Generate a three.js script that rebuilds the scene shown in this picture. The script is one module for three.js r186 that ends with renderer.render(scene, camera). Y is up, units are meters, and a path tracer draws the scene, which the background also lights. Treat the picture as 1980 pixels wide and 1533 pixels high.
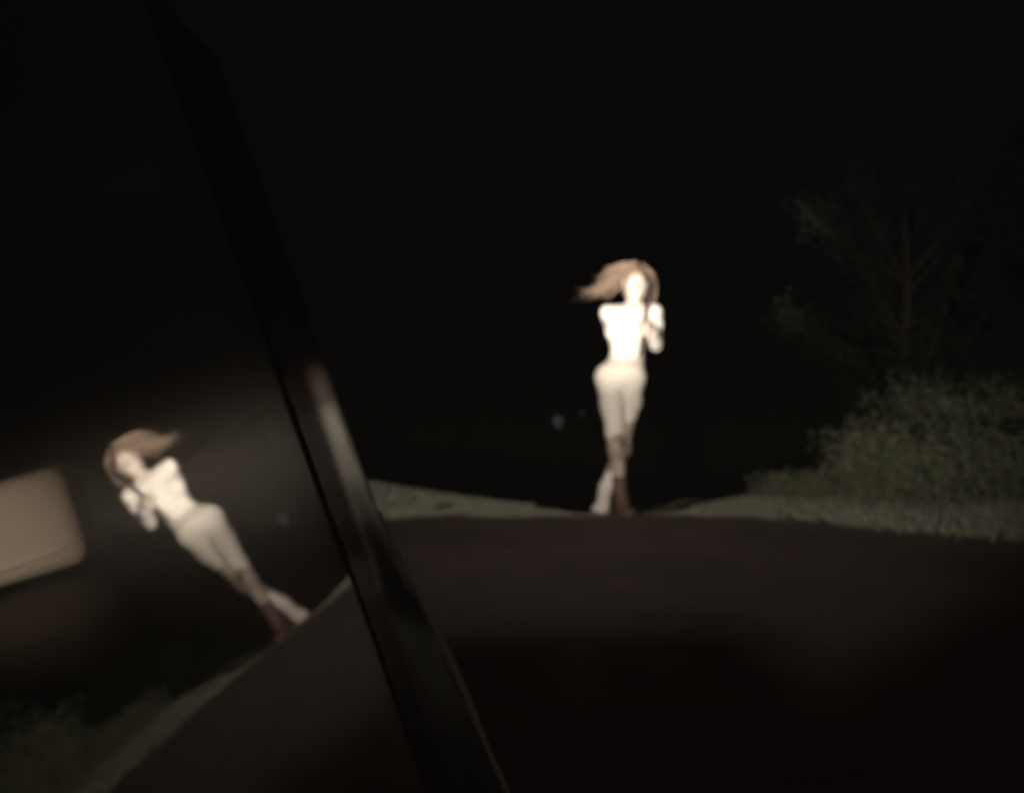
import * as THREE from 'three';
import { mergeGeometries, toCreasedNormals } from 'three/addons/utils/BufferGeometryUtils.js';
import { RoundedBoxGeometry } from 'three/addons/geometries/RoundedBoxGeometry.js';
import { ImprovedNoise } from 'three/addons/math/ImprovedNoise.js';

// ---------------------------------------------------------------- camera, sky, lights, exposure
const scene = new THREE.Scene();
const V = (x, y, z) => new THREE.Vector3(x, y, z);
const W = 1980, H = 1533, FOV = 30, EYE = 1.4, PITCH = THREE.MathUtils.degToRad(3.4215);
const camera = new THREE.PerspectiveCamera(FOV, W / H, 0.02, 1500);
camera.position.set(0, EYE, 0);
camera.rotation.x = -PITCH;
camera.focus = 0.42;
camera.userData.fStop = 21.5;
camera.updateMatrixWorld();
scene.add(camera);

const renderer = new THREE.WebGLRenderer();
renderer.setSize(1024, 792);
renderer.toneMapping = THREE.LinearToneMapping;
renderer.toneMappingExposure = 1.0;
renderer.shadowMap.enabled = true;

{ // black overcast night sky, a faint warm grey everywhere
  const w = 64, h = 32, d = new Float32Array(w * h * 4);
  for (let j = 0; j < h; j++) for (let i = 0; i < w; i++) {
    const k = (j * w + i) * 4, v = 0.0025;
    d[k] = v * 1.12; d[k + 1] = v * 1.0; d[k + 2] = v * 0.86; d[k + 3] = 1;
  }
  const t = new THREE.DataTexture(d, w, h, THREE.RGBAFormat, THREE.FloatType);
  t.mapping = THREE.EquirectangularReflectionMapping; t.magFilter = t.minFilter = THREE.LinearFilter; t.needsUpdate = true;
  scene.background = t; scene.environment = t;
}
const moon = new THREE.DirectionalLight(0xfff4ea, 0.043);
moon.position.set(9, 18, 5); moon.target.position.set(0, 0, -8);
moon.castShadow = true; moon.shadow.radius = 30;
Object.assign(moon.shadow.camera, { left: -14, right: 14, top: 14, bottom: -14, near: 1, far: 60 });
scene.add(moon, moon.target);

const LAMP = { wide: 138, narrow: 540, tail: 0.12, headrestFill: 6.2 };   // candela

// ---------------------------------------------------------------- helpers
let seed = 20417;
const rnd = () => { seed |= 0; seed = seed + 0x6D2B79F5 | 0; let t = Math.imul(seed ^ seed >>> 15, 1 | seed); t = t + Math.imul(t ^ t >>> 7, 61 | t) ^ t; return ((t ^ t >>> 14) >>> 0) / 4294967296; };
const rr = (a, b) => a + (b - a) * rnd();
const noise = new ImprovedNoise();
const sm = (a, b, x) => { const t = Math.min(1, Math.max(0, (x - a) / (b - a))); return t * t * (3 - 2 * t); };
const lin = (r, g, b) => new THREE.Color().setRGB(r, g, b);
const M = (r, g, b, rough = 0.8, extra = {}) => new THREE.MeshStandardMaterial({ color: lin(r, g, b), roughness: rough, ...extra });
const used = {};
const numbered = n => { used[n] = (used[n] ?? -1) + 1; return used[n] ? `${n}_${String(used[n]).padStart(3, '0')}` : n; };
function thing(name, label, category, pos = [0, 0, 0], turn = 0, group) {
  const o = new THREE.Group(); o.name = numbered(name); o.position.set(...pos); o.rotation.y = turn;
  o.userData = { label, category }; if (group) o.userData.group = group; scene.add(o); return o;
}
function part(name, geo, mat, parent, label) {
  const m = new THREE.Mesh(geo, mat); m.name = name; m.castShadow = m.receiveShadow = true;
  if (label) m.userData.label = label; parent.add(m); return m;
}
const F = (H / 2) / Math.tan(THREE.MathUtils.degToRad(FOV / 2));
// a point of the photograph put at a true distance z in the place
function at(px, py, z) {
  const x = (px - W / 2) / F, y = -(py - H / 2) / F, c = Math.cos(PITCH), s = Math.sin(PITCH);
  const d = V(x, c * y - s, -s * y - c);
  return d.multiplyScalar(z / d.z).add(V(0, EYE, 0));
}
function noiseTexture(n, fn, color = true) {
  const d = new Uint8Array(n * n * 4);
  for (let j = 0; j < n; j++) for (let i = 0; i < n; i++) { const c = fn(i / n, j / n), k = (j * n + i) * 4; d[k] = c[0] * 255; d[k + 1] = c[1] * 255; d[k + 2] = c[2] * 255; d[k + 3] = 255; }
  const t = new THREE.DataTexture(d, n, n, THREE.RGBAFormat); t.wrapS = t.wrapT = THREE.RepeatWrapping;
  t.magFilter = THREE.LinearFilter; t.minFilter = THREE.LinearFilter; if (color) t.colorSpace = THREE.SRGBColorSpace; t.needsUpdate = true; return t;
}
const tile = (u, v, f, s) => { // tiling noise on a torus
  const a = u * 2 * Math.PI, b = v * 2 * Math.PI, r = f / (2 * Math.PI);
  return noise.noise(Math.cos(a) * r + s, Math.sin(a) * r + Math.cos(b) * r * 0.73, Math.sin(b) * r + s * 1.7);
};

// ---- smooth-blended solids meshed by surface nets
const smin = (a, b, k) => { const h = Math.max(k - Math.abs(a - b), 0) / k; return Math.min(a, b) - h * h * k * 0.25; };
function cone(a, b, ra, rb) { // capsule that tapers from a to b
  const dx = b.x - a.x, dy = b.y - a.y, dz = b.z - a.z, l2 = dx * dx + dy * dy + dz * dz || 1e-9;
  return (x, y, z) => {
    const px = x - a.x, py = y - a.y, pz = z - a.z, t = Math.min(1, Math.max(0, (px * dx + py * dy + pz * dz) / l2));
    return Math.hypot(px - dx * t, py - dy * t, pz - dz * t) - (ra + (rb - ra) * t);
  };
}
function egg(c, rx, ry, rz) { const m = Math.min(rx, ry, rz); return (x, y, z) => { const q = Math.hypot((x - c.x) / rx, (y - c.y) / ry, (z - c.z) / rz); return (q - 1) * (q > 1 ? (rx + ry + rz) / 3 : m); }; }
const join = (list, k) => (x, y, z) => { let d = list[0](x, y, z); for (let i = 1; i < list.length; i++) d = smin(d, list[i](x, y, z), k); return d; };
function mesh(f, lo, hi, h) {
  const n = [0, 1, 2].map(i => Math.ceil((hi.getComponent(i) - lo.getComponent(i)) / h) + 1), [nx, ny, nz] = n;
  const g = new Float32Array(nx * ny * nz), id = (i, j, k) => i + nx * (j + ny * k);
  for (let k = 0; k < nz; k++) for (let j = 0; j < ny; j++) for (let i = 0; i < nx; i++) g[id(i, j, k)] = f(lo.x + i * h, lo.y + j * h, lo.z + k * h);
  const cell = new Int32Array(nx * ny * nz).fill(-1), pos = [], idx = [];
  for (let k = 0; k < nz - 1; k++) for (let j = 0; j < ny - 1; j++) for (let i = 0; i < nx - 1; i++) {
    let sx = 0, sy = 0, sz = 0, c = 0; const v = [];
    for (let q = 0; q < 8; q++) v.push(g[id(i + (q & 1), j + (q >> 1 & 1), k + (q >> 2))]);
    for (let q = 0; q < 8; q++) for (const b of [1, 2, 4]) if (!(q & b)) {
      const u = v[q], w = v[q | b]; if ((u < 0) === (w < 0)) continue;
      const t = u / (u - w);
      sx += (q & 1) + (b === 1 ? t : 0); sy += (q >> 1 & 1) + (b === 2 ? t : 0); sz += (q >> 2) + (b === 4 ? t : 0); c++;
    }
    if (c) { cell[id(i, j, k)] = pos.length / 3; pos.push(lo.x + (i + sx / c) * h, lo.y + (j + sy / c) * h, lo.z + (k + sz / c) * h); }
  }
  const quad = (a, b, c, d, flip) => { if (a < 0 || b < 0 || c < 0 || d < 0) return; flip ? idx.push(a, c, b, a, d, c) : idx.push(a, b, c, a, c, d); };
  for (let k = 1; k < nz - 1; k++) for (let j = 1; j < ny - 1; j++) for (let i = 1; i < nx - 1; i++) {
    const u = g[id(i, j, k)] < 0;
    if (u !== g[id(i + 1, j, k)] < 0) quad(cell[id(i, j - 1, k - 1)], cell[id(i, j, k - 1)], cell[id(i, j, k)], cell[id(i, j - 1, k)], !u);
    if (u !== g[id(i, j + 1, k)] < 0) quad(cell[id(i - 1, j, k - 1)], cell[id(i - 1, j, k)], cell[id(i, j, k)], cell[id(i, j, k - 1)], !u);
    if (u !== g[id(i, j, k + 1)] < 0) quad(cell[id(i - 1, j - 1, k)], cell[id(i, j - 1, k)], cell[id(i, j, k)], cell[id(i - 1, j, k)], !u);
  }
  const geo = new THREE.BufferGeometry(); geo.setAttribute('position', new THREE.Float32BufferAttribute(pos, 3)); geo.setIndex(idx);
  geo.computeVertexNormals(); return geo;
}
function tube(points, radii, sides = 6, flat = 1) { // round bar through points with a radius at each
  const c = new THREE.CatmullRomCurve3(points), n = Math.max(points.length * 3, 4), fr = c.computeFrenetFrames(n, false), pos = [], idx = [];
  for (let i = 0; i <= n; i++) {
    const p = c.getPoint(i / n), q = i / n * (radii.length - 1), k = Math.min(radii.length - 2, Math.floor(q)), r = radii[k] + (radii[k + 1] - radii[k]) * (q - k);
    for (let s = 0; s < sides; s++) { const a = s / sides * 2 * Math.PI; const v = p.clone().addScaledVector(fr.normals[i], Math.cos(a) * r).addScaledVector(fr.binormals[i], Math.sin(a) * r * flat); pos.push(v.x, v.y, v.z); }
  }
  for (let i = 0; i < n; i++) for (let s = 0; s < sides; s++) { const a = i * sides + s, b = i * sides + (s + 1) % sides; idx.push(a, b, a + sides, b, b + sides, a + sides); }
  const g = new THREE.BufferGeometry(); g.setAttribute('position', new THREE.Float32BufferAttribute(pos, 3)); g.setIndex(idx); g.computeVertexNormals(); return g;
}

// ---------------------------------------------------------------- ground
// level plateau that ends in a ragged lip behind the walker and falls away beyond it
const PZ = -9.9;                                                    // where the walker stands
const lipPts = [[-8, -13.2], [-3, -12.3], [-1.1, -11.6], [-0.45, -10.95], [0.1, -10.3], [0.45, -9.98], [1.0, -9.98], [1.25, -10.15], [1.65, -10.75], [2.3, -11.2], [3.2, -12.2], [9, -15]];
function lip(x) {
  if (x <= lipPts[0][0]) return lipPts[0][1];
  for (let i = 1; i < lipPts.length; i++) if (x <= lipPts[i][0]) { const [a, b] = lipPts[i - 1], [c, d] = lipPts[i]; return b + (d - b) * (x - a) / (c - a); }
  return lipPts.at(-1)[1];
}
function ground(x, z) {
  const past = lip(x) - z;                                          // metres beyond the lip
  let y = 0.012 * noise.noise(x * 0.7, z * 0.7, 2.2) * sm(2, 5, -z);
  if (past > 0) y -= 2.2 * sm(0, 3.4, past) + 0.1 * Math.min(past, 1);
  y += 0.05 * sm(2.2, 4.5, x) * sm(-7, -9, z);
  return y;
}
const roadEdge = x => -9.72 + (x < -0.6 ? 0.5 * Math.min(1, (-0.6 - x) / 0.8) : 0) + (x > 1.5 ? 0.72 * Math.min(x - 1.5, 3) : 0) + 0.1 * noise.noise(x * 1.7, 0.3, 7) + 0.05 * noise.noise(x * 7, 0.3, 3);
function sheet(x0, x1, nx, z0, z1, nz, yfn, uvScale = 1) {
  const pos = [], uv = [], idx = [];
  for (let j = 0; j <= nz; j++) for (let i = 0; i <= nx; i++) {
    const x = x0 + (x1 - x0) * i / nx, e0 = typeof z0 === 'function' ? z0(x) : z0, z = e0 + ((typeof z1 === 'function' ? z1(x) : z1) - e0) * j / nz;
    pos.push(x, yfn(x, z), z); uv.push(x * uvScale, z * uvScale);
  }
  for (let j = 0; j < nz; j++) for (let i = 0; i < nx; i++) { const a = j * (nx + 1) + i, b = a + nx + 1; idx.push(a, a + 1, b, a + 1, b + 1, b); }
  const g = new THREE.BufferGeometry(); g.setAttribute('position', new THREE.Float32BufferAttribute(pos, 3)); g.setAttribute('uv', new THREE.Float32BufferAttribute(uv, 2)); g.setIndex(idx); g.computeVertexNormals(); return g;
}
const soilTex = noiseTexture(512, (u, v) => { const n = 0.5 + 0.28 * tile(u, v, 9, 1) + 0.3 * tile(u, v, 40, 4) + 0.25 * tile(u, v, 150, 9); const k = 0.38 + 0.24 * n; return [k * 1.02, k, k * 0.93]; });
const roadTex = noiseTexture(1024, (u, v) => { const n = 0.5 + 0.25 * tile(u, v, 6, 3) + 0.25 * tile(u, v, 70, 5) + 0.35 * tile(u, v, 320, 2); const k = 0.33 + 0.15 * n; return [k * 1.12, k * 0.96, k * 0.91]; });
const roadBump = noiseTexture(1024, (u, v) => { const n = Math.min(1, Math.max(0, 0.5 + 0.3 * tile(u, v, 90, 11) + 0.4 * tile(u, v, 400, 6))); return [n, n, n]; }, false);
const soil = new THREE.MeshStandardMaterial({ map: soilTex, roughness: 1 });
const asphalt = new THREE.MeshStandardMaterial({ map: roadTex, bumpMap: roadBump, bumpScale: 0.006, roughness: 0.92 });
{
  const near = sheet(-16, 16, 200, 8, -24, 220, ground, 0.5);
  const rim = [];
  for (const [x0, x1, z0, z1] of [[-900, -16, 8, -24], [16, 900, 8, -24], [-900, 900, 400, 8], [-900, 900, -24, -900]])
    rim.push(sheet(x0, x1, 6, z0, z1, 6, (x, z) => ground(Math.max(-16, Math.min(16, x)), Math.max(-24, Math.min(8, z))), 0.5));
  const m = part('ground', mergeGeometries([near, ...rim]), soil, scene); m.userData.kind = 'structure';
  const r = part('road', sheet(-14, 14, 160, 7, roadEdge, 160, (x, z) => ground(x, z) + 0.014 + 0.012 * Math.max(0, 1 - Math.abs(z - roadEdge(x)) / 0.3), 0.6), asphalt, scene);
  r.userData.kind = 'structure';
}

// grass on the verge between the road and the lip
{
  const blade = (() => {
    const pos = [], idx = [];
    for (let i = 0; i <= 3; i++) { const t = i / 3, w = 0.0042 * (1 - t * t * 0.95); pos.push(-w, t, 0.18 * t * t, w, t, 0.18 * t * t); }
    for (let i = 0; i < 3; i++) idx.push(i * 2, i * 2 + 1, i * 2 + 2, i * 2 + 1, i * 2 + 3, i * 2 + 2);
    const g = new THREE.BufferGeometry(); g.setAttribute('position', new THREE.Float32BufferAttribute(pos, 3)); g.setIndex(idx); g.computeVertexNormals(); return g;
  })();
  const mats = [], cols = [], o = new THREE.Object3D();
  for (let i = 0; i < 90000; i++) {
    const x = rr(-7, 8), e = roadEdge(x), l = lip(x) - 0.5; if (l > e - 0.02) continue;
    const z = rr(l, e + (rnd() < 0.25 ? 0.18 * rnd() : 0)), patch = noise.noise(x * 1.3, z * 1.3, 5) + 0.5 * noise.noise(x * 5, z * 5, 8);
    if (patch < -0.55) continue;
    const px = Math.abs(x - 0.7) < 0.55 ? 0.45 : 1;
    const right = sm(2.0, 3.2, x), hgt = (0.03 + 0.02 * patch + 0.015 * rnd() + right * 0.09 * rnd()) * px;
    o.position.set(x, ground(x, z) - 0.004, z); o.rotation.set(rr(-0.35, 0.35), rr(0, 6.28), rr(-0.35, 0.35)); o.scale.set(rr(0.7, 1.3), Math.max(0.012, hgt), Math.max(0.02, hgt)); o.updateMatrix();
    mats.push(o.matrix.clone()); const k = rr(0.75, 1.2), d = rr(0, 1);
    cols.push(lin(0.36 * k + 0.05 * d, 0.37 * k + 0.03 * d, 0.30 * k));
  }
  const im = new THREE.InstancedMesh(blade, new THREE.MeshStandardMaterial({ color: 0xffffff, roughness: 0.9, side: THREE.DoubleSide }), mats.length);
  mats.forEach((m, i) => { im.setMatrixAt(i, m); im.setColorAt(i, cols[i]); });
  im.name = 'grass'; im.userData = { kind: 'stuff', label: 'short pale dry grass on the verge behind the road edge', category: 'grass' };
  im.castShadow = im.receiveShadow = true; scene.add(im);
}

// ---------------------------------------------------------------- bushes and trees at the right
function leafCloud(n, where, size, cuts) {
  const pos = [], idx = [], col = [], a = V(), b = V(), nn = V();
  for (let i = 0; i < n; i++) {
    const p = where(); if (!p) continue;
    const l = size * rr(0.6, 1.3), w = l * rr(0.32, 0.5);
    nn.set(rr(-1, 1), rr(-0.4, 1), rr(-1, 1)).normalize(); a.set(rr(-1, 1), rr(-1, 1), rr(-1, 1)).cross(nn).normalize(); b.crossVectors(nn, a);
    const s = pos.length / 3, q = (u, v, f) => pos.push(p.x + a.x * u + b.x * v + nn.x * f, p.y + a.y * u + b.y * v + nn.y * f, p.z + a.z * u + b.z * v + nn.z * f);
    q(0, 0, 0); q(l * 0.5, w * 0.5, l * 0.1); q(l, 0, -l * 0.1); q(l * 0.5, -w * 0.5, l * 0.1);
    idx.push(s, s + 1, s + 2, s, s + 2, s + 3);
    const k = rr(0.75, 1.15), y = rnd() < 0.2 ? 0.15 : 0; for (let c = 0; c < 4; c++) col.push(k * (1 + y), k * (1 + y * 0.5), k * (1 - y * 0.3));
  }
  const g = new THREE.BufferGeometry(); g.setAttribute('position', new THREE.Float32BufferAttribute(pos, 3)); g.setAttribute('color', new THREE.Float32BufferAttribute(col, 3)); g.setIndex(idx); g.computeVertexNormals(); return g;
}
const leafM = new THREE.MeshStandardMaterial({ color: lin(0.155, 0.165, 0.108), roughness: 0.85, vertexColors: true, side: THREE.DoubleSide });
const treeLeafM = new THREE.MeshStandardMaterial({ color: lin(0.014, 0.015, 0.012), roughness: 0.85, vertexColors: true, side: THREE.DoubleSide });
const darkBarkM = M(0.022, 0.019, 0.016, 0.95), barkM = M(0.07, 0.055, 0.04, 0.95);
function bush(x, z, h, w, n, label) {
  const o = thing('bush', label, 'bush', [x, ground(x, z) - 0.03, z]);
  const tips = [], stems = [];
  for (let i = 0; i < 16; i++) {
    const a = rr(0, 6.28), r = Math.sqrt(rnd()) * w * 0.5, t = V(Math.cos(a) * r, h * rr(0.55, 1) * (1 - 0.35 * (r / (w * 0.5)) ** 2), Math.sin(a) * r);
    tips.push(t); stems.push(tube([V(rr(-0.05, 0.05), 0, rr(-0.05, 0.05)), V(t.x * 0.4, t.y * 0.55, t.z * 0.4), t], [0.013, 0.009, 0.003], 5));
  }
  part('stem', mergeGeometries(stems), barkM, o);
  part('foliage', leafCloud(n, () => { const t = tips[Math.floor(rnd() * tips.length)], u = Math.pow(rnd(), 0.6), s = 0.13 * w + 0.05; return V(t.x * (0.35 + 0.65 * u) + rr(-s, s), Math.max(0.03, t.y * (0.15 + 0.88 * u) + rr(-s, s) * 0.9), t.z * (0.35 + 0.65 * u) + rr(-s, s)); }, 0.032), leafM, o);
}
bush(2.9, -10.5, 0.5, 1.4, 20000, 'rounded olive-green bush right of the pale grass strip');
bush(3.75, -10.3, 0.44, 1.5, 16000, 'low dry bush at the right edge of the view');
bush(2.2, -10.95, 0.13, 0.8, 5000, 'small low bush at the end of the pale grass strip');
bush(3.75, -12.1, 0.78, 1.6, 15000, 'taller dim bush standing behind the low dry bush');
function tree(x, z, h, w, n, label) {
  const base = ground(x, z) - 0.05, o = thing('tree', label, 'tree', [x, base, z]);
  const top = V(rr(-0.3, 0.3), h * 0.75, rr(-0.2, 0.2)), limbs = [], tips = [];
  part('trunk', tube([V(0, 0, 0), V(rr(-0.1, 0.1), h * 0.3, rr(-0.1, 0.1)), V(top.x * 0.7, h * 0.55, 0), top], [0.11, 0.085, 0.06, 0.02], 9), darkBarkM, o);
  for (let i = 0; i < 22; i++) {
    const s = V(0, h * rr(0.2, 0.7), 0), a = rr(0, 6.28), r = w * 0.5 * rr(0.5, 1), e = V(Math.cos(a) * r, s.y + h * rr(0.05, 0.32), Math.sin(a) * r);
    limbs.push(tube([s, s.clone().lerp(e, 0.5).add(V(0, -0.06, 0)), e], [0.035, 0.022, 0.006], 5)); tips.push([s, e]);
  }
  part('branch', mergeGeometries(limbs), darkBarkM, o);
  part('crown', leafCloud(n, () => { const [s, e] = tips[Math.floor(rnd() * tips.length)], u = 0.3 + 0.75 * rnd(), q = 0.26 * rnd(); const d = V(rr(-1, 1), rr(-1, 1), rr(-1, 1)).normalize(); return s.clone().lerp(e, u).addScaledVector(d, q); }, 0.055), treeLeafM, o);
}
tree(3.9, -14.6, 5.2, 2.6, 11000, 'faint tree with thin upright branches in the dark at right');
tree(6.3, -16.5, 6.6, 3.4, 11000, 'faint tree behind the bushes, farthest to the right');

// dry reeds beyond the lip, left of the walker's knees
function reed(px, py, z, tone, head, label) {
  const tip = at(px, py, z), g = ground(tip.x, z), o = thing('dry_reed', label, 'reed', [tip.x, g, z]);
  const y = tip.y - g;
  part('stem', tube([V(0.06, -0.05, 0), V(0.05, y * 0.5, 0.02), V(0, y, 0)], [0.007, 0.005, 0.003], 6), M(0.008, 0.007, 0.006, 0.9), o);
  const sp = []; for (let i = 0; i < 46; i++) { const a = rr(0, 6.28), t = rnd(); sp.push(tube([V(0, y - head * (1 - t), 0), V(Math.cos(a) * head * 0.3, y - head * (0.8 - t), Math.sin(a) * head * 0.3), V(Math.cos(a) * head * 0.5, y - head * (0.75 - t), Math.sin(a) * head * 0.5)], [0.004, 0.006, 0.002], 4)); }
  part('seed_head', mergeGeometries(sp), M(tone, tone, tone * 1.05, 0.9), o);
}
reed(1080, 808, -13.2, 0.17, 0.1, 'pale fluffy reed head left of the walker at knee height');
reed(1126, 795, -13.6, 0.05, 0.05, 'thin dry reed stalk close beside the walker’s thigh');
{ // arching grass stalks by the right foot
  const b = V(1.0, 0, -9.86); const o = thing('grass_tuft', 'sparse tuft of arching grass stalks right of the brown boot', 'grass tuft', [b.x, ground(b.x, b.z), b.z]);
  for (const [dx, h, r] of [[0.28, 0.13, 0.004], [0.2, 0.1, 0.0035], [-0.1, 0.07, 0.003], [0.33, 0.06, 0.0035], [0.1, 0.1, 0.003], [-0.05, 0.1, 0.003]])
    part('stalk', tube([V(dx * -0.2, -0.01, 0), V(dx * 0.35, h * 0.75, 0.01), V(dx, h, 0.03)], [r, r * 0.8, r * 0.3], 5, 0.5), M(0.3, 0.29, 0.2, 0.9), o);
}

// ---------------------------------------------------------------- the dark car close at the left
const YAW = THREE.MathUtils.degToRad(5.4), TILT = THREE.MathUtils.degToRad(19.0), GAP = 0.06;  // the side glass leans in by TILT, GAP from the eye
const car = thing('parked_car', 'dark car close at the left edge, its side window mirroring the walker', 'car', [0, 0, 0], YAW);
const paint = new THREE.MeshPhysicalMaterial({ color: lin(0.13, 0.12, 0.11), roughness: 0.7, specularIntensity: 0.06, clearcoat: 0.4, clearcoatRoughness: 0.15 });
const rubber = M(0.1, 0.09, 0.085, 0.85);
const glassM = new THREE.MeshPhysicalMaterial({ color: 0xffffff, roughness: 0.015, transmission: 1, thickness: 0, ior: 1.55 });
const filmM = new THREE.MeshPhysicalMaterial({ color: lin(0.8, 0.76, 0.7), roughness: 0.26, transmission: 1, thickness: 0, ior: 1.3 });
const plane = y => -GAP / Math.cos(TILT) - (y - EYE) * Math.tan(TILT);      // x of the side of the cabin
const BELT = 0.98, ROOF = 1.66;
// outward swell of the rear quarter along the car (s metres beyond the eye)
function swell(s, y = 1.3) { return (0.010 + 0.018 * sm(1.25, 1.04, y)) * sm(1.0, 1.23, s) - 0.9 * Math.pow(Math.min(0.25, Math.max(0, s - 1.2)), 2) - 0.15 * Math.max(0, s - 1.45); }
function sideX(s, y) {
  const up = plane(y), low = plane(BELT) + 0.02 + 0.03 * Math.sin(Math.min(1, Math.max(0, (BELT - y) / 0.7)) * Math.PI * 0.8) ;
  const k = sm(BELT - 0.1, BELT + 0.06, y);
  return low * (1 - k) + up * k + swell(s, y) - 0.55 * Math.pow(Math.max(0, -s - 1.4), 2);
}
const MID = plane(BELT) + 0.02 - 0.88;                                       // the car's centre line
function strip(s0, s1, y0, y1, ns, ny, thick, fx = sideX) {                 // a curved panel of the side with thickness
  const pos = [], idx = [], row = ns + 1, all = row * (ny + 1);
  for (const t of [0, thick]) for (let j = 0; j <= ny; j++) for (let i = 0; i <= ns; i++) { const s = s0 + (s1 - s0) * i / ns, y = y0 + (y1 - y0) * j / ny; pos.push(fx(s, y) - t, y, -s); }
  for (let j = 0; j < ny; j++) for (let i = 0; i < ns; i++) { const a = j * row + i, b = a + 1, c = a + row, d = c + 1; idx.push(a, b, c, b, d, c, all + a, all + c, all + b, all + b, all + c, all + d); }
  if (thick === 0) { idx.length = ns * ny * 12; const one = idx.filter((_, i) => i % 12 < 6), g = new THREE.BufferGeometry(); g.setAttribute('position', new THREE.Float32BufferAttribute(pos.slice(0, all * 3), 3)); g.setIndex(one); g.computeVertexNormals(); return g; }
  if (thick < 0.005) { const g = new THREE.BufferGeometry(); g.setAttribute('position', new THREE.Float32BufferAttribute(pos, 3)); g.setIndex(idx); g.computeVertexNormals(); return g; } // a pane: two faces
  const edge = (a, b) => idx.push(a, all + a, b, b, all + a, all + b);
  for (let i = 0; i < ns; i++) { edge(i, i + 1); edge(ny * row + i + 1, ny * row + i); }
  for (let j = 0; j < ny; j++) { edge((j + 1) * row, j * row); edge(j * row + ns, (j + 1) * row + ns); }
  const g = new THREE.BufferGeometry(); g.setAttribute('position', new THREE.Float32BufferAttribute(pos, 3)); g.setIndex(idx); return toCreasedNormals(g, 0.6);
}
const flip = g => { const q = g.clone(); q.translate(-MID, 0, 0); q.scale(-1, 1, 1); q.translate(MID, 0, 0); if (!q.index) { const n = q.attributes.position.count; q.setIndex([...Array(n).keys()]); }
  const ix = q.index.array; for (let i = 0; i < ix.length; i += 3) { const t = ix[i]; ix[i] = ix[i + 1]; ix[i + 1] = t; } q.computeVertexNormals(); return q; };
const GLASS_END = 0.81;
{ // lower body: a loft from nose to tail
  const pos = [], idx = [], ns = 90, ring = 44, s0 = -2.35, s1 = 1.98;
  for (let i = 0; i <= ns; i++) {
    const s = s0 + (s1 - s0) * i / ns, top = BELT - 0.26 * sm(-0.9, -2.3, s) * 1 - 0.005, bot = 0.24 + 0.1 * sm(1.6, 1.98, s) + 0.08 * sm(-2, -2.35, s);
    for (let k = 0; k < ring; k++) {
      const a = k / ring * 2 * Math.PI, cx = Math.cos(a), sy = Math.sin(a), e = 0.22, u = Math.sign(cx) * Math.pow(Math.abs(cx), e), v = Math.sign(sy) * Math.pow(Math.abs(sy), e);
      const y = (top + bot) / 2 + v * (top - bot) / 2, hw = sideX(s, Math.min(y, BELT - 0.1)) - MID;
      pos.push(MID + u * hw, y, -s);
    }
  }
  for (let i = 0; i < ns; i++) for (let k = 0; k < ring; k++) { const a = i * ring + k, b = i * ring + (k + 1) % ring; idx.push(a, a + ring, b, b, a + ring, b + ring); }
  for (const [i, d] of [[0, 1], [ns, -1]]) { const c = pos.length / 3; pos.push(MID, 0.62, -(s0 + (s1 - s0) * i / ns)); for (let k = 0; k < ring; k++) { const a = i * ring + k, b = i * ring + (k + 1) % ring; d > 0 ? idx.push(c, a, b) : idx.push(c, b, a); } }
  const g = new THREE.BufferGeometry(); g.setAttribute('position', new THREE.Float32BufferAttribute(pos, 3)); g.setIndex(idx); g.computeVertexNormals();
  part('body', g, paint, car);
}
const Y0 = BELT - 0.02, Y1 = ROOF - 0.06;
for (const side of [1, -1]) {
  const put = (name, g, m, label) => part(name, side > 0 ? g : flip(g), m, car, label);
  put('rear_pillar', strip(GLASS_END + 0.03, 1.86, Y0, Y1, 60, 14, 0.014), side > 0 ? paint : rubber, side > 0 ? 'glossy dark rear pillar with a faint pinkish reflection' : undefined);
  put('window_seal', mergeGeometries([strip(GLASS_END, GLASS_END + 0.028, Y0 + 0.02, Y1, 2, 14, 0.014, (s, y) => plane(y) - 0.0005), strip(-0.06, GLASS_END, BELT - 0.005, BELT + 0.02, 30, 2, 0.02, (s, y) => plane(y) + 0.006)]), rubber);
  put('side_window', strip(-0.02, GLASS_END - 0.003, BELT + 0.022, Y1 - 0.002, 24, 10, 0.004, (s, y) => plane(y)), glassM, side > 0 ? 'window glass mirroring the walker at a slant' : undefined);
  if (side > 0) put('window_film', strip(0.0, GLASS_END - 0.006, BELT + 0.025, Y1 - 0.005, 24, 10, 0, (s, y) => plane(y) - 0.0015).toNonIndexed(), filmM, 'thin dusty haze on the glass');
  put('centre_pillar', strip(-0.12, -0.062, Y0, Y1, 3, 10, 0.05, (s, y) => plane(y) - 0.012), rubber);
  put('front_pillar', tube([V(plane(BELT) - 0.03, BELT - 0.02, 1.45), V(plane(1.35) - 0.04, 1.35, 1.08), V(plane(Y1) - 0.05, Y1, 0.62)], [0.04, 0.035, 0.035], 10), paint);
}
{ // pale matte bead added as the light line down the rear edge
  const p = []; for (let i = 0; i <= 8; i++) { const y = 1.23 - 0.27 * i / 8; p.push(V(sideX(1.24, y) + 0.001, y, -1.24)); }
  part('edge_highlight', tube(p, [0.0015, 0.004, 0.0045, 0.004, 0.0015], 14), M(0.75, 0.66, 0.58, 0.5), car);
}
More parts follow.
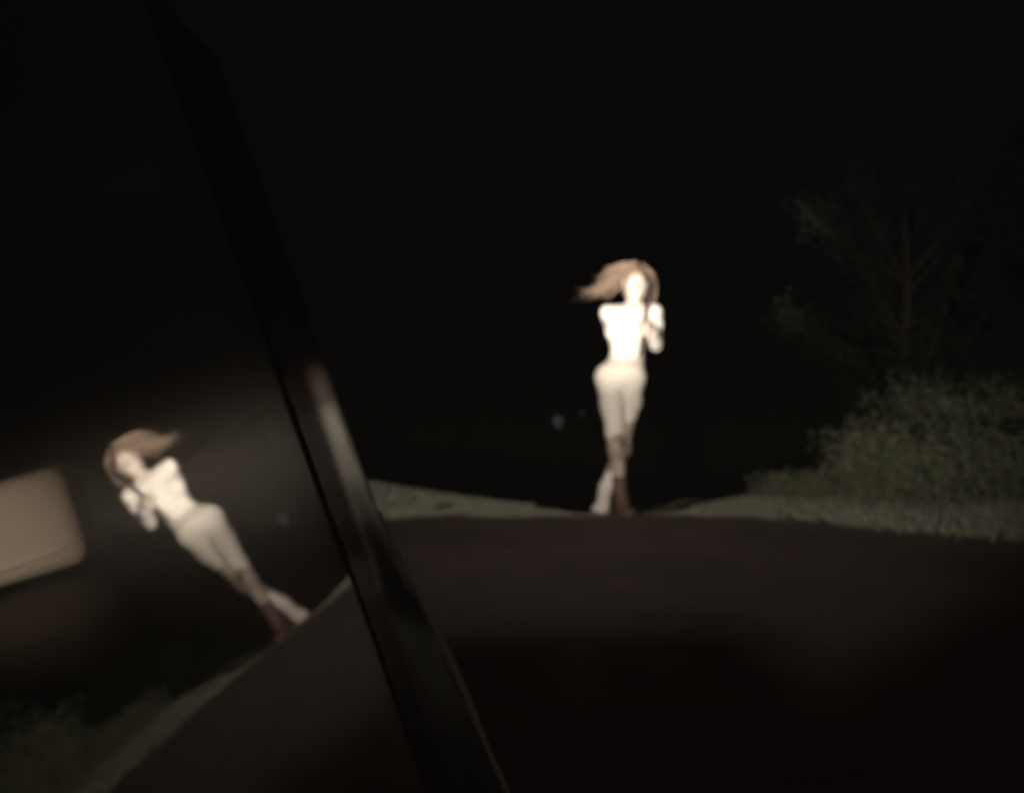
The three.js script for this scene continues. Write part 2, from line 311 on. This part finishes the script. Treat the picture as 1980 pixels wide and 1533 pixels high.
{ // roof, closing the cabin above; lining below
  const half = plane(Y1) - MID;
  const roof = new RoundedBoxGeometry(half * 2 - 0.15, 0.062, 2.54, 4, 0.03); roof.translate(MID, ROOF - 0.031, -0.62);
  part('roof', roof, M(0.1, 0.092, 0.085, 0.95), car);
  const lining = new THREE.BoxGeometry(half * 2 - 0.2, 0.012, 2.2); lining.translate(MID, Y1 - 0.012, -0.55);
  part('roof_lining', lining, M(0.03, 0.026, 0.022, 1), car);
  const rear = strip(-half + 0.1, half - 0.1, Y0 + 0.1, Y1 - 0.004, 12, 6, 0.004, () => 0); // built flat, then turned to close the rear
  rear.rotateY(Math.PI / 2); rear.translate(0, -Y0, 0); rear.rotateX(0.35); rear.translate(MID, Y0, -1.86); part('rear_window', rear, glassM, car);
  const shelf = new RoundedBoxGeometry(1.3, 0.05, 0.5, 2, 0.02); shelf.translate(MID, BELT + 0.02, -1.58); part('parcel_shelf', shelf, M(0.03, 0.027, 0.024, 0.95), car);
  const trim = strip(GLASS_END + 0.05, 1.8, Y0 + 0.04, Y1 - 0.02, 20, 8, 0.006, (s, y) => sideX(s, y) - 0.024); part('inner_trim', flip(trim), M(0.03, 0.027, 0.024, 1), car);
}
for (const [x, s] of [[0.0, -1.45], [0.0, 1.2], [1, -1.45], [1, 1.2]]) { // wheels
  const xx = x ? 2 * MID - (plane(BELT) - 0.11) : plane(BELT) - 0.11;
  const w = new THREE.Group(); w.name = 'wheel'; car.add(w); w.position.set(xx, 0.31, -s); w.rotation.z = Math.PI / 2;
  const tyre = new THREE.TorusGeometry(0.235, 0.08, 14, 40); tyre.rotateX(Math.PI / 2); tyre.scale(1, 1.25, 1); part('tyre', tyre, M(0.015, 0.015, 0.015, 0.9), w);
  const rim = [new THREE.CylinderGeometry(0.06, 0.06, 0.13, 20)]; for (let k = 0; k < 5; k++) { const b = new THREE.BoxGeometry(0.17, 0.05, 0.045); b.translate(0.1, 0, 0); b.rotateY(k * 2 * Math.PI / 5); rim.push(b); }
  part('rim', mergeGeometries(rim.map(g => g.toNonIndexed())), M(0.2, 0.2, 0.2, 0.4, { metalness: 0.8 }), w);
}
{ // unseen rear bumper, added as a ledge that cuts off the low lamp beams
  const b = new RoundedBoxGeometry(1.5, 0.3, 0.36, 4, 0.03); b.translate(MID, 0.75 - 0.15, -2.165); part('beam_blocking_bumper', b, rubber, car);
}
{ // lamps at the tail end, out of the picture behind the rear quarter
  const white = new THREE.MeshStandardMaterial({ color: lin(0.6, 0.6, 0.6), emissive: lin(1, 0.86, 0.68), emissiveIntensity: 3 });
  const red = new THREE.MeshStandardMaterial({ color: lin(0.4, 0.02, 0.02), emissive: lin(1, 0.05, 0.03), emissiveIntensity: 1.5 });
  const lit = (x, y, name, mat, w, h, color, I, cone, aim) => {
    const g = new RoundedBoxGeometry(w, h, 0.03, 3, 0.012); g.translate(x, y, -1.995); part(name, g, mat, car);
    const l = new THREE.SpotLight(color, I, 0, cone, 1, 2); l.position.set(x, y, -2.03); l.castShadow = true; l.shadow.radius = 1.5;
    l.target.position.copy(car.worldToLocal(aim.clone())); car.add(l, l.target);
  };
  car.updateMatrixWorld();
  const warm = lin(1, 0.91, 0.8);
  lit(MID + 0.6, 0.78, 'reversing_lamp', white, 0.13, 0.07, warm, LAMP.wide, 0.42, V(0.75, 0.95, PZ));
  lit(MID - 0.6, 0.78, 'reversing_lamp', white, 0.13, 0.07, warm, LAMP.narrow, 0.087, V(0.74, 1.5, PZ));
  for (const k of [1, -1]) lit(MID + k * 0.43, 0.79, 'tail_lamp', red, 0.15, 0.09, lin(1, 0.12, 0.07), LAMP.tail, 1.0, V(0.7, 0.0, PZ + 1));
}
{ // cabin: rear seat with a pale headrest, an unseen lamp added to light it alone
  const c = car.worldToLocal(at(40, 1035, -1.18));
  const g = new RoundedBoxGeometry(0.24, 0.082, 0.07, 6, 0.013); g.translate(-0.075, 0.004, -0.035);
  const seat = new THREE.Group(); seat.name = 'rear_seat'; car.add(seat); seat.position.copy(c); seat.rotation.z = THREE.MathUtils.degToRad(16);
  part('headrest', g, M(0.58, 0.51, 0.455, 0.95), seat, 'pale fabric headrest');
  part('seam', tube([V(-0.12, -0.024, -0.001), V(-0.03, -0.022, 0.0), V(0.03, -0.019, -0.001)], [0.003, 0.0035, 0.003], 8), M(0.66, 0.58, 0.52, 0.9), seat);
  const back = new RoundedBoxGeometry(0.5, 0.3, 0.09, 4, 0.04); back.translate(-0.19, -0.2, -0.045); part('backrest', back, M(0.05, 0.036, 0.029, 0.95), seat);
  const lens = new RoundedBoxGeometry(0.09, 0.018, 0.05, 3, 0.006); const lx = MID + 0.25; lens.translate(lx, Y1 - 0.03, 0.1);
  part('added_headrest_lamp', lens, new THREE.MeshStandardMaterial({ color: lin(0.6, 0.6, 0.55), emissive: lin(1, 0.8, 0.6), emissiveIntensity: 0.25 }), car);
  const p = new THREE.SpotLight(lin(1, 0.86, 0.7), LAMP.headrestFill, 0, 0.075, 1, 2); p.position.set(lx, Y1 - 0.05, 0.1); p.castShadow = true; p.shadow.radius = 1.5; p.target.position.copy(c).add(V(-0.008, -0.008, 0)); car.add(p, p.target);  // narrow added spot, brightens only the headrest
}

// ---------------------------------------------------------------- the walker
const B = V(0.68, 0, PZ);
const who = thing('person', 'person in pale close-fitting clothes walking on the road, long brown hair blown sideways', 'person', [B.x, 0, B.z]);
const J = (px, py, dz = 0) => at(px, py, PZ + dz).sub(B);
const K = 0.00346;
const torso = [
  cone(J(1198, 632, 0.0), J(1206, 690, 0.01), 0.082, 0.06), cone(J(1231, 632, 0.0), J(1221, 690, 0.01), 0.078, 0.06),
  cone(J(1214, 628, 0.0), J(1213, 700, 0.01), 0.095, 0.07),
  cone(J(1186, 607), J(1262, 604), 0.044, 0.047), cone(J(1200, 612, 0), J(1242, 612, 0), 0.066, 0.066),
  egg(J(1190, 643, 0.075), 0.058, 0.056, 0.055), egg(J(1232, 644, 0.075), 0.056, 0.056, 0.055),
];
const hips = [cone(J(1205, 688, 0.01), J(1180, 732, 0), 0.056, 0.078), cone(J(1221, 688, 0.01), J(1221, 732, 0), 0.056, 0.077), cone(J(1179, 731, -0.02), J(1221, 731, -0.02), 0.079, 0.078), cone(J(1213, 700, 0.01), J(1200, 730, 0.02), 0.066, 0.079)];
const legL = [cone(J(1177, 729, 0), J(1184, 780, 0.04), 0.08, 0.071), cone(J(1184, 780, 0.04), J(1190, 834, 0.07), 0.074, 0.055)];
const shinL = [cone(J(1190, 834, 0.07), J(1193, 868, 0.02), 0.058, 0.053), cone(J(1193, 868, 0.02), J(1200, 955, 0.01), 0.05, 0.029)];
const legR = [cone(J(1223, 729, 0), J(1219, 775, 0.0), 0.077, 0.063), cone(J(1220, 775, 0.0), J(1207, 826, -0.02), 0.068, 0.052)];
const shinR = [cone(J(1207, 826, -0.02), J(1203, 868, -0.1), 0.054, 0.052), cone(J(1203, 868, -0.1), J(1172, 940, -0.17), 0.052, 0.036)];
const gy = (z) => 0.016 + ground(B.x, PZ + z);
const toeL = J(1214, 990, 0.13), heelL = J(1200, 985, -0.03); toeL.y = gy(0.15) + 0.024; heelL.y = gy(0) + 0.036;
const ankL = J(1200, 955, 0.01), ankR = J(1172, 940, -0.17), toeR = J(1161, 985, -0.07); toeR.y = gy(-0.07) + 0.024;
const ballR = J(1165, 975, -0.1); ballR.y = gy(-0.1) + 0.05;
const footL = [cone(ankL, heelL, 0.03, 0.036), cone(heelL, toeL, 0.036, 0.026), cone(ankL, toeL.clone().lerp(heelL, 0.4).add(V(0, 0.02, 0)), 0.034, 0.03), cone(toeL.clone().add(V(-0.03, 0, -0.03)), toeL.clone().add(V(0.028, 0, -0.025)), 0.024, 0.024)];
const footR = [cone(ankR, ankR.clone().lerp(ballR, 0.5).add(V(0, 0, -0.03)), 0.037, 0.038), cone(ankR, ballR, 0.037, 0.04), cone(ballR, toeR, 0.038, 0.026), cone(toeR.clone().add(V(-0.026, 0.004, -0.02)), toeR.clone().add(V(0.026, 0.004, -0.02)), 0.025, 0.025)];
const elbR = J(1181, 628, -0.29), wrR = J(1200, 690, -0.24), shR = J(1175, 605, 0.01);          // her right arm, swung back
const elbL = J(1269, 667, -0.13), wrL = J(1262, 640, 0.1), shL = J(1265, 604, 0);            // her left arm, hand before the chest
const armR = [cone(shR, shR.clone().lerp(elbR, 0.35), 0.046, 0.042), cone(shR.clone().lerp(elbR, 0.35), elbR, 0.042, 0.036), cone(elbR, elbR.clone().lerp(wrR, 0.3), 0.037, 0.038), cone(elbR.clone().lerp(wrR, 0.3), wrR, 0.038, 0.026)];
const armL = [cone(shL, shL.clone().lerp(elbL, 0.35), 0.052, 0.047), cone(shL.clone().lerp(elbL, 0.35), elbL, 0.046, 0.032), cone(elbL, elbL.clone().lerp(wrL, 0.3), 0.036, 0.037), cone(elbL.clone().lerp(wrL, 0.3), wrL, 0.037, 0.025)];
const neck = [cone(J(1222, 608, -0.015), J(1228, 572, 0.0), 0.052, 0.048)];

const fTorso = join([...torso, ...hips], 0.05), fArmR = join(armR, 0.02), fArmL = join(armL, 0.02), fLL = join([...legL, ...shinL], 0.03), fLR = join([...legR, ...shinR], 0.03), fFL = join(footL, 0.02), fFR = join(footR, 0.02), fN = join(neck, 0.03);
const fBody = (x, y, z) => {
  let d = smin(fTorso(x, y, z), fN(x, y, z), 0.04);
  d = smin(d, fArmR(x, y, z), 0.025); d = smin(d, fArmL(x, y, z), 0.025);
  const a = smin(fLL(x, y, z), fFL(x, y, z), 0.02), b = smin(fLR(x, y, z), fFR(x, y, z), 0.02);
  return smin(d, Math.min(a, b), 0.03);
};
// head: skull, jaw, brow, nose, lips, chin, ears
const hc = J(1229, 549, 0.0), hp = (x, y, z) => V(hc.x + x, hc.y + y, hc.z + z);
const fHead = (() => {
  const solid = join([egg(hp(0, 0.02, -0.01), 0.074, 0.098, 0.09), egg(hp(0, -0.045, 0.022), 0.056, 0.068, 0.06), cone(hp(-0.04, -0.06, 0.02), hp(0, -0.096, 0.06), 0.02, 0.017), cone(hp(0.04, -0.06, 0.02), hp(0, -0.096, 0.06), 0.02, 0.017), egg(hp(-0.036, -0.02, 0.052), 0.022, 0.018, 0.02), egg(hp(0.036, -0.02, 0.052), 0.022, 0.018, 0.02), cone(hp(-0.035, 0.028, 0.068), hp(0.035, 0.028, 0.068), 0.012, 0.012)], 0.025);
  const nose = join([cone(hp(0, 0.015, 0.078), hp(0, -0.025, 0.1), 0.008, 0.013), egg(hp(-0.012, -0.027, 0.088), 0.008, 0.007, 0.009), egg(hp(0.012, -0.027, 0.088), 0.008, 0.007, 0.009)], 0.01);
  const lipU = cone(hp(-0.02, -0.053, 0.076), hp(0.02, -0.053, 0.076), 0.006, 0.006), lipD = cone(hp(-0.017, -0.064, 0.075), hp(0.017, -0.064, 0.075), 0.0065, 0.0065);
  const ears = [-1, 1].map(s => egg(hp(s * 0.078, 0.0, -0.01), 0.009, 0.031, 0.019));
  const eyes = [-1, 1].map(s => egg(hp(s * 0.031, 0.008, 0.084), 0.017, 0.011, 0.016));
  return (x, y, z) => {
    let d = smin(solid(x, y, z), nose(x, y, z), 0.012); d = smin(d, lipU(x, y, z), 0.006); d = smin(d, lipD(x, y, z), 0.006);
    for (const e of ears) d = smin(d, e(x, y, z), 0.012);
    for (const e of eyes) d = -smin(-d, e(x, y, z), 0.008);
    return d;
  };
})();
// hands: palm and five bent fingers each
function hand(wr, dir, palmN, curl, rightward) { // dir: along the palm, palmN: out of the palm's face
  const f = dir.clone().normalize(), n = palmN.clone().addScaledVector(f, -palmN.dot(f)).normalize(), s = V().crossVectors(f, n).multiplyScalar(rightward);
  const q = (u, v, w) => wr.clone().addScaledVector(f, u).addScaledVector(s, v).addScaledVector(n, w);
  const palm = join([cone(q(0, 0, 0), q(0.035, 0.022, 0), 0.022, 0.016), cone(q(0.01, 0, 0), q(0.082, 0.026, 0), 0.02, 0.013), cone(q(0.01, 0, 0), q(0.086, 0.008, 0), 0.02, 0.013), cone(q(0.01, 0, 0), q(0.082, -0.011, 0), 0.02, 0.013), cone(q(0.01, 0, 0), q(0.074, -0.028, 0), 0.018, 0.012)], 0.012);
  const chain = (b, lens, r, spread) => {
    const out = []; let p = b, a = curl * 0.55; for (const l of lens) { const d = f.clone().multiplyScalar(Math.cos(a)).addScaledVector(n, Math.sin(a)).addScaledVector(s, spread), e = p.clone().addScaledVector(d.normalize(), l); out.push(cone(p, e, r, r * 0.9)); p = e; r *= 0.9; a += curl; } return join(out, 0.004);
  };
  const fingers = [chain(q(0.082, 0.028, 0), [0.042, 0.025, 0.021], 0.0088, 0.06), chain(q(0.087, 0.009, 0), [0.046, 0.029, 0.022], 0.009, 0.01), chain(q(0.083, -0.011, 0), [0.042, 0.027, 0.022], 0.0086, -0.03), chain(q(0.075, -0.029, 0), [0.033, 0.02, 0.018], 0.0076, -0.1)];
  const t0 = q(0.022, 0.024, 0.006), t1 = q(0.05, 0.05, 0.016), t2 = q(0.074, 0.052, 0.034), t3 = q(0.09, 0.042, 0.05);
  const thumb = join([cone(t0, t1, 0.014, 0.011), cone(t1, t2, 0.011, 0.01), cone(t2, t3, 0.01, 0.008)], 0.006);
  return (x, y, z) => { let d = Math.min(...fingers.map(g => g(x, y, z))); d = smin(d, thumb(x, y, z), 0.004); return smin(d, palm(x, y, z), 0.006); };
}
const handDirL = V(-0.6, 0.1, 0.8), fHandL = hand(wrL, handDirL, V(-0.8, 0, -0.6), 0.95, -1), fHandR = hand(wrR, V(0.2, -0.95, 0.1), V(0.3, 0, 1), 0.3, 1);
const box = (c, r) => [c.clone().addScalar(-r), c.clone().addScalar(r)];
{
  const skin = M(0.58, 0.49, 0.42, 0.6);
  const geos = [mesh(fBody, V(-0.32, -0.01, -0.42), V(0.42, 1.5, 0.34), 0.0095)];
  geos.push(mesh((x, y, z) => smin(fHead(x, y, z), fN(x, y, z), 0.02), hp(-0.11, -0.19, -0.13), hp(0.11, 0.14, 0.14), 0.0035));
  const pL = wrL.clone().addScaledVector(handDirL, 0.05), pR = wrR.clone().add(V(0.03, -0.08, 0.03));
  geos.push(mesh((x, y, z) => smin(fHandL(x, y, z), fArmL(x, y, z), 0.01), ...box(pL, 0.14), 0.0032), mesh((x, y, z) => smin(fHandR(x, y, z), fArmR(x, y, z), 0.01), ...box(pR, 0.14), 0.0036));
  part('body', mergeGeometries(geos), skin, who);
  for (const s of [-1, 1]) { const e = new THREE.SphereGeometry(0.0125, 16, 12); e.translate(hc.x + s * 0.031, hc.y + 0.008, hc.z + 0.0665); part('eye', e, M(0.55, 0.52, 0.48, 0.3), who); }
  // clothes, drawn a little off the body and cut at their hems
  const wrinkle = (x, y, z, a) => a * (noise.noise(x * 13, y * 22, z * 13) + 0.6 * noise.noise(x * 30, y * 26, z * 30));
  const yTop = J(1222, 598).y, yHem = J(1212, 694).y, yBand = J(1212, 711).y, yKnee = J(1190, 838).y, yCuff = J(1200, 918).y;
  const cut = (d, lo, hi, y) => Math.max(d, y - hi, lo - y);
  const pale = M(0.74, 0.68, 0.61, 0.9), cloth = M(0.66, 0.6, 0.52, 0.9);
  part('top', mesh((x, y, z) => {
    let d = smin(fTorso(x, y, z), fN(x, y, z) + 0.02, 0.03); d = cut(d - 0.006 + wrinkle(x, y, z, 0.0025), yHem, yTop + 0.012 + 0.25 * (Math.abs(x - J(1222, 600).x) - 0.05), y);
    const sl = Math.min(Math.max(fArmR(x, y, z), fHandR(x, y, z) < 0.06 ? 0.03 - fHandR(x, y, z) : -1), Math.max(fArmL(x, y, z), 0.03 - Math.hypot(x - wrL.x, y - wrL.y, z - wrL.z)));
    return smin(d, sl - 0.006 + wrinkle(x, y, z, 0.0025), 0.02);
  }, V(-0.34, yHem - 0.25, -0.44), V(0.44, 1.5, 0.34), 0.0085), pale, who);
  part('waistband', mesh((x, y, z) => cut(fTorso(x, y, z) - 0.009, yBand, yHem + 0.012, y), V(-0.32, yBand - 0.05, -0.3), V(0.3, yHem + 0.06, 0.3), 0.008), M(0.5, 0.44, 0.37, 0.9), who);
  part('trousers', mesh((x, y, z) => {
    const t = cut(fTorso(x, y, z), -1, yBand + 0.01, y), l = cut(fLL(x, y, z), yKnee + 0.02 * Math.sin(x * 40), yBand + 0.01, y), r = cut(fLR(x, y, z), yKnee + 0.085, yBand + 0.01, y);  // right hem raised: brown stocking stands in for the shaded lower thigh
    return smin(t, Math.min(l, r), 0.025) - 0.007 + wrinkle(x, y, z, 0.003);
  }, V(-0.32, yKnee - 0.06, -0.3), V(0.32, yBand + 0.08, 0.3), 0.0085), cloth, who);
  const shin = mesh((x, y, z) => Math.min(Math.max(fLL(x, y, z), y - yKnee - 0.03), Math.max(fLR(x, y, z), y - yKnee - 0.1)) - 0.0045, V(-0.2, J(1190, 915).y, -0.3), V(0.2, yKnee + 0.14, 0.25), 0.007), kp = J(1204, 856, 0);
  { const q = shin.attributes.position, c = []; for (let i = 0; i < q.count; i++) { const x = q.getX(i), y = q.getY(i), z = q.getZ(i), k = 0.72 + 0.33 * sm(-0.3, 0.35, noise.noise(x * 17, y * 11, z * 12)) + 0.12 * noise.noise(x * 50, y * 40, z * 50) - 0.6 * Math.exp(-((x - kp.x) ** 2 / 0.0006 + (y - kp.y) ** 2 / 0.002)); c.push(k, k * 0.98, k * 0.96); } shin.setAttribute('color', new THREE.Float32BufferAttribute(c, 3)); }  // mottling, plus a dark spot painted as the shaded gap between the shins
  part('stocking', shin, new THREE.MeshStandardMaterial({ color: lin(0.42, 0.33, 0.27), roughness: 0.85, vertexColors: true }), who, 'mottled brown stockings with a painted shadow between the shins');
  part('boot', mesh((x, y, z) => cut(smin(fFL(x, y, z), fLL(x, y, z), 0.02) - 0.009, ground(B.x, PZ) + 0.016, yCuff, y), V(-0.1, -0.02, -0.15), V(0.2, yCuff + 0.05, 0.25), 0.007), M(0.14, 0.075, 0.06, 0.75), who, 'reddish brown boot');
  part('shoe', mesh((x, y, z) => cut(smin(fFR(x, y, z), fLR(x, y, z), 0.02) - 0.007, ground(B.x, PZ) + 0.016, J(1178, 915).y, y), V(-0.25, -0.02, -0.35), V(0.15, yCuff + 0.05, 0.12), 0.007), M(0.8, 0.7, 0.63, 0.85), who, 'pale sock and shoe');
  // hair: a cap over the skull and long locks, most of them blown to one side
  const cap = (x, y, z) => { const d = join([egg(hp(0, 0.025, -0.018), 0.081, 0.104, 0.1), egg(hp(0, -0.03, -0.045), 0.085, 0.09, 0.065)], 0.03)(x, y, z); const face = egg(hp(0, -0.045, 0.105), 0.062, 0.115, 0.1)(x, y, z); return Math.max(d + 0.004 * noise.noise(x * 60, y * 20, z * 60), -face); };
  const hairG = [mesh(cap, hp(-0.12, -0.16, -0.16), hp(0.12, 0.17, 0.12), 0.005)];
  const lock = (pts, r, n, sp, s2) => { for (let i = 0; i < n; i++) { const L = rr(0.25, 1.12), a = pts.at(-2), e = pts.at(-1), own = [...pts.slice(0, -1), e.map((v, j) => a[j] + (v - a[j]) * L)]; hairG.push(tube(own.map(([x, y, z], k) => { const w = k ? sp * (0.4 + k / pts.length * (s2 ?? 1)) : sp * 0.7; return J(x + rr(-w, w) * 0.9, y + rr(-w, w), z + rr(-0.03, 0.03)); }), [r * 0.7, r, r * 0.75, r * 0.1], 5, 0.55)); } };
  lock([[1224, 514, 0.0], [1190, 532, 0.0], [1160, 556, -0.03], [1116, 571, -0.05]], 0.0048, 24, 7, 1.9);
  lock([[1212, 530, 0.03], [1190, 548, 0.02], [1165, 562, 0.0], [1130, 577, -0.03]], 0.0048, 22, 7, 1.8);
  lock([[1206, 548, 0.02], [1194, 562, 0.01], [1182, 573, 0.0], [1160, 581, -0.02]], 0.0042, 7, 6, 1.4);
  lock([[1230, 508, 0.02], [1200, 514, 0.01], [1176, 526, -0.01], [1150, 545, -0.03]], 0.0045, 13, 6, 1.7);
  lock([[1242, 511, 0.03], [1263, 530, 0.0], [1269, 560, -0.03], [1262, 597, -0.03]], 0.006, 26, 3.0, 0.8);
  lock([[1250, 520, -0.04], [1266, 548, -0.05], [1262, 580, -0.05], [1252, 606, -0.05]], 0.0085, 10, 3);
  part('hair', mergeGeometries(hairG), M(0.25, 0.175, 0.125, 0.55), who);
}
{ // a thin dark stick held upright in the raised hand
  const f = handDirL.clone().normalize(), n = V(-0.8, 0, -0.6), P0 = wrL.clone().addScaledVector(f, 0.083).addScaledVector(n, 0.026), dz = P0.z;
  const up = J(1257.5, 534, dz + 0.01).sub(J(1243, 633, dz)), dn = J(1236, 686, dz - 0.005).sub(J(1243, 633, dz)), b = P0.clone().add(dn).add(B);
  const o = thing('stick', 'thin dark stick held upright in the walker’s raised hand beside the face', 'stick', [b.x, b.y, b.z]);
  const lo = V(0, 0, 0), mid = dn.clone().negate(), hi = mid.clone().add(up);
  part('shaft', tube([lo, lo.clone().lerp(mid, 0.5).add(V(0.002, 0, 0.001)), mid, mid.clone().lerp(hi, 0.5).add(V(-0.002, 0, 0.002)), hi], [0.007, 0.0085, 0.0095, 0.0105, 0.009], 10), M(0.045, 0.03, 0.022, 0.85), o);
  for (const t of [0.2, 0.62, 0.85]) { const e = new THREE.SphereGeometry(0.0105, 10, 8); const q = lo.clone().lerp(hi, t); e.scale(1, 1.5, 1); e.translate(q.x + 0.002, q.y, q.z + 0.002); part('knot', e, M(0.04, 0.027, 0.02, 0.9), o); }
}

renderer.render(scene, camera);
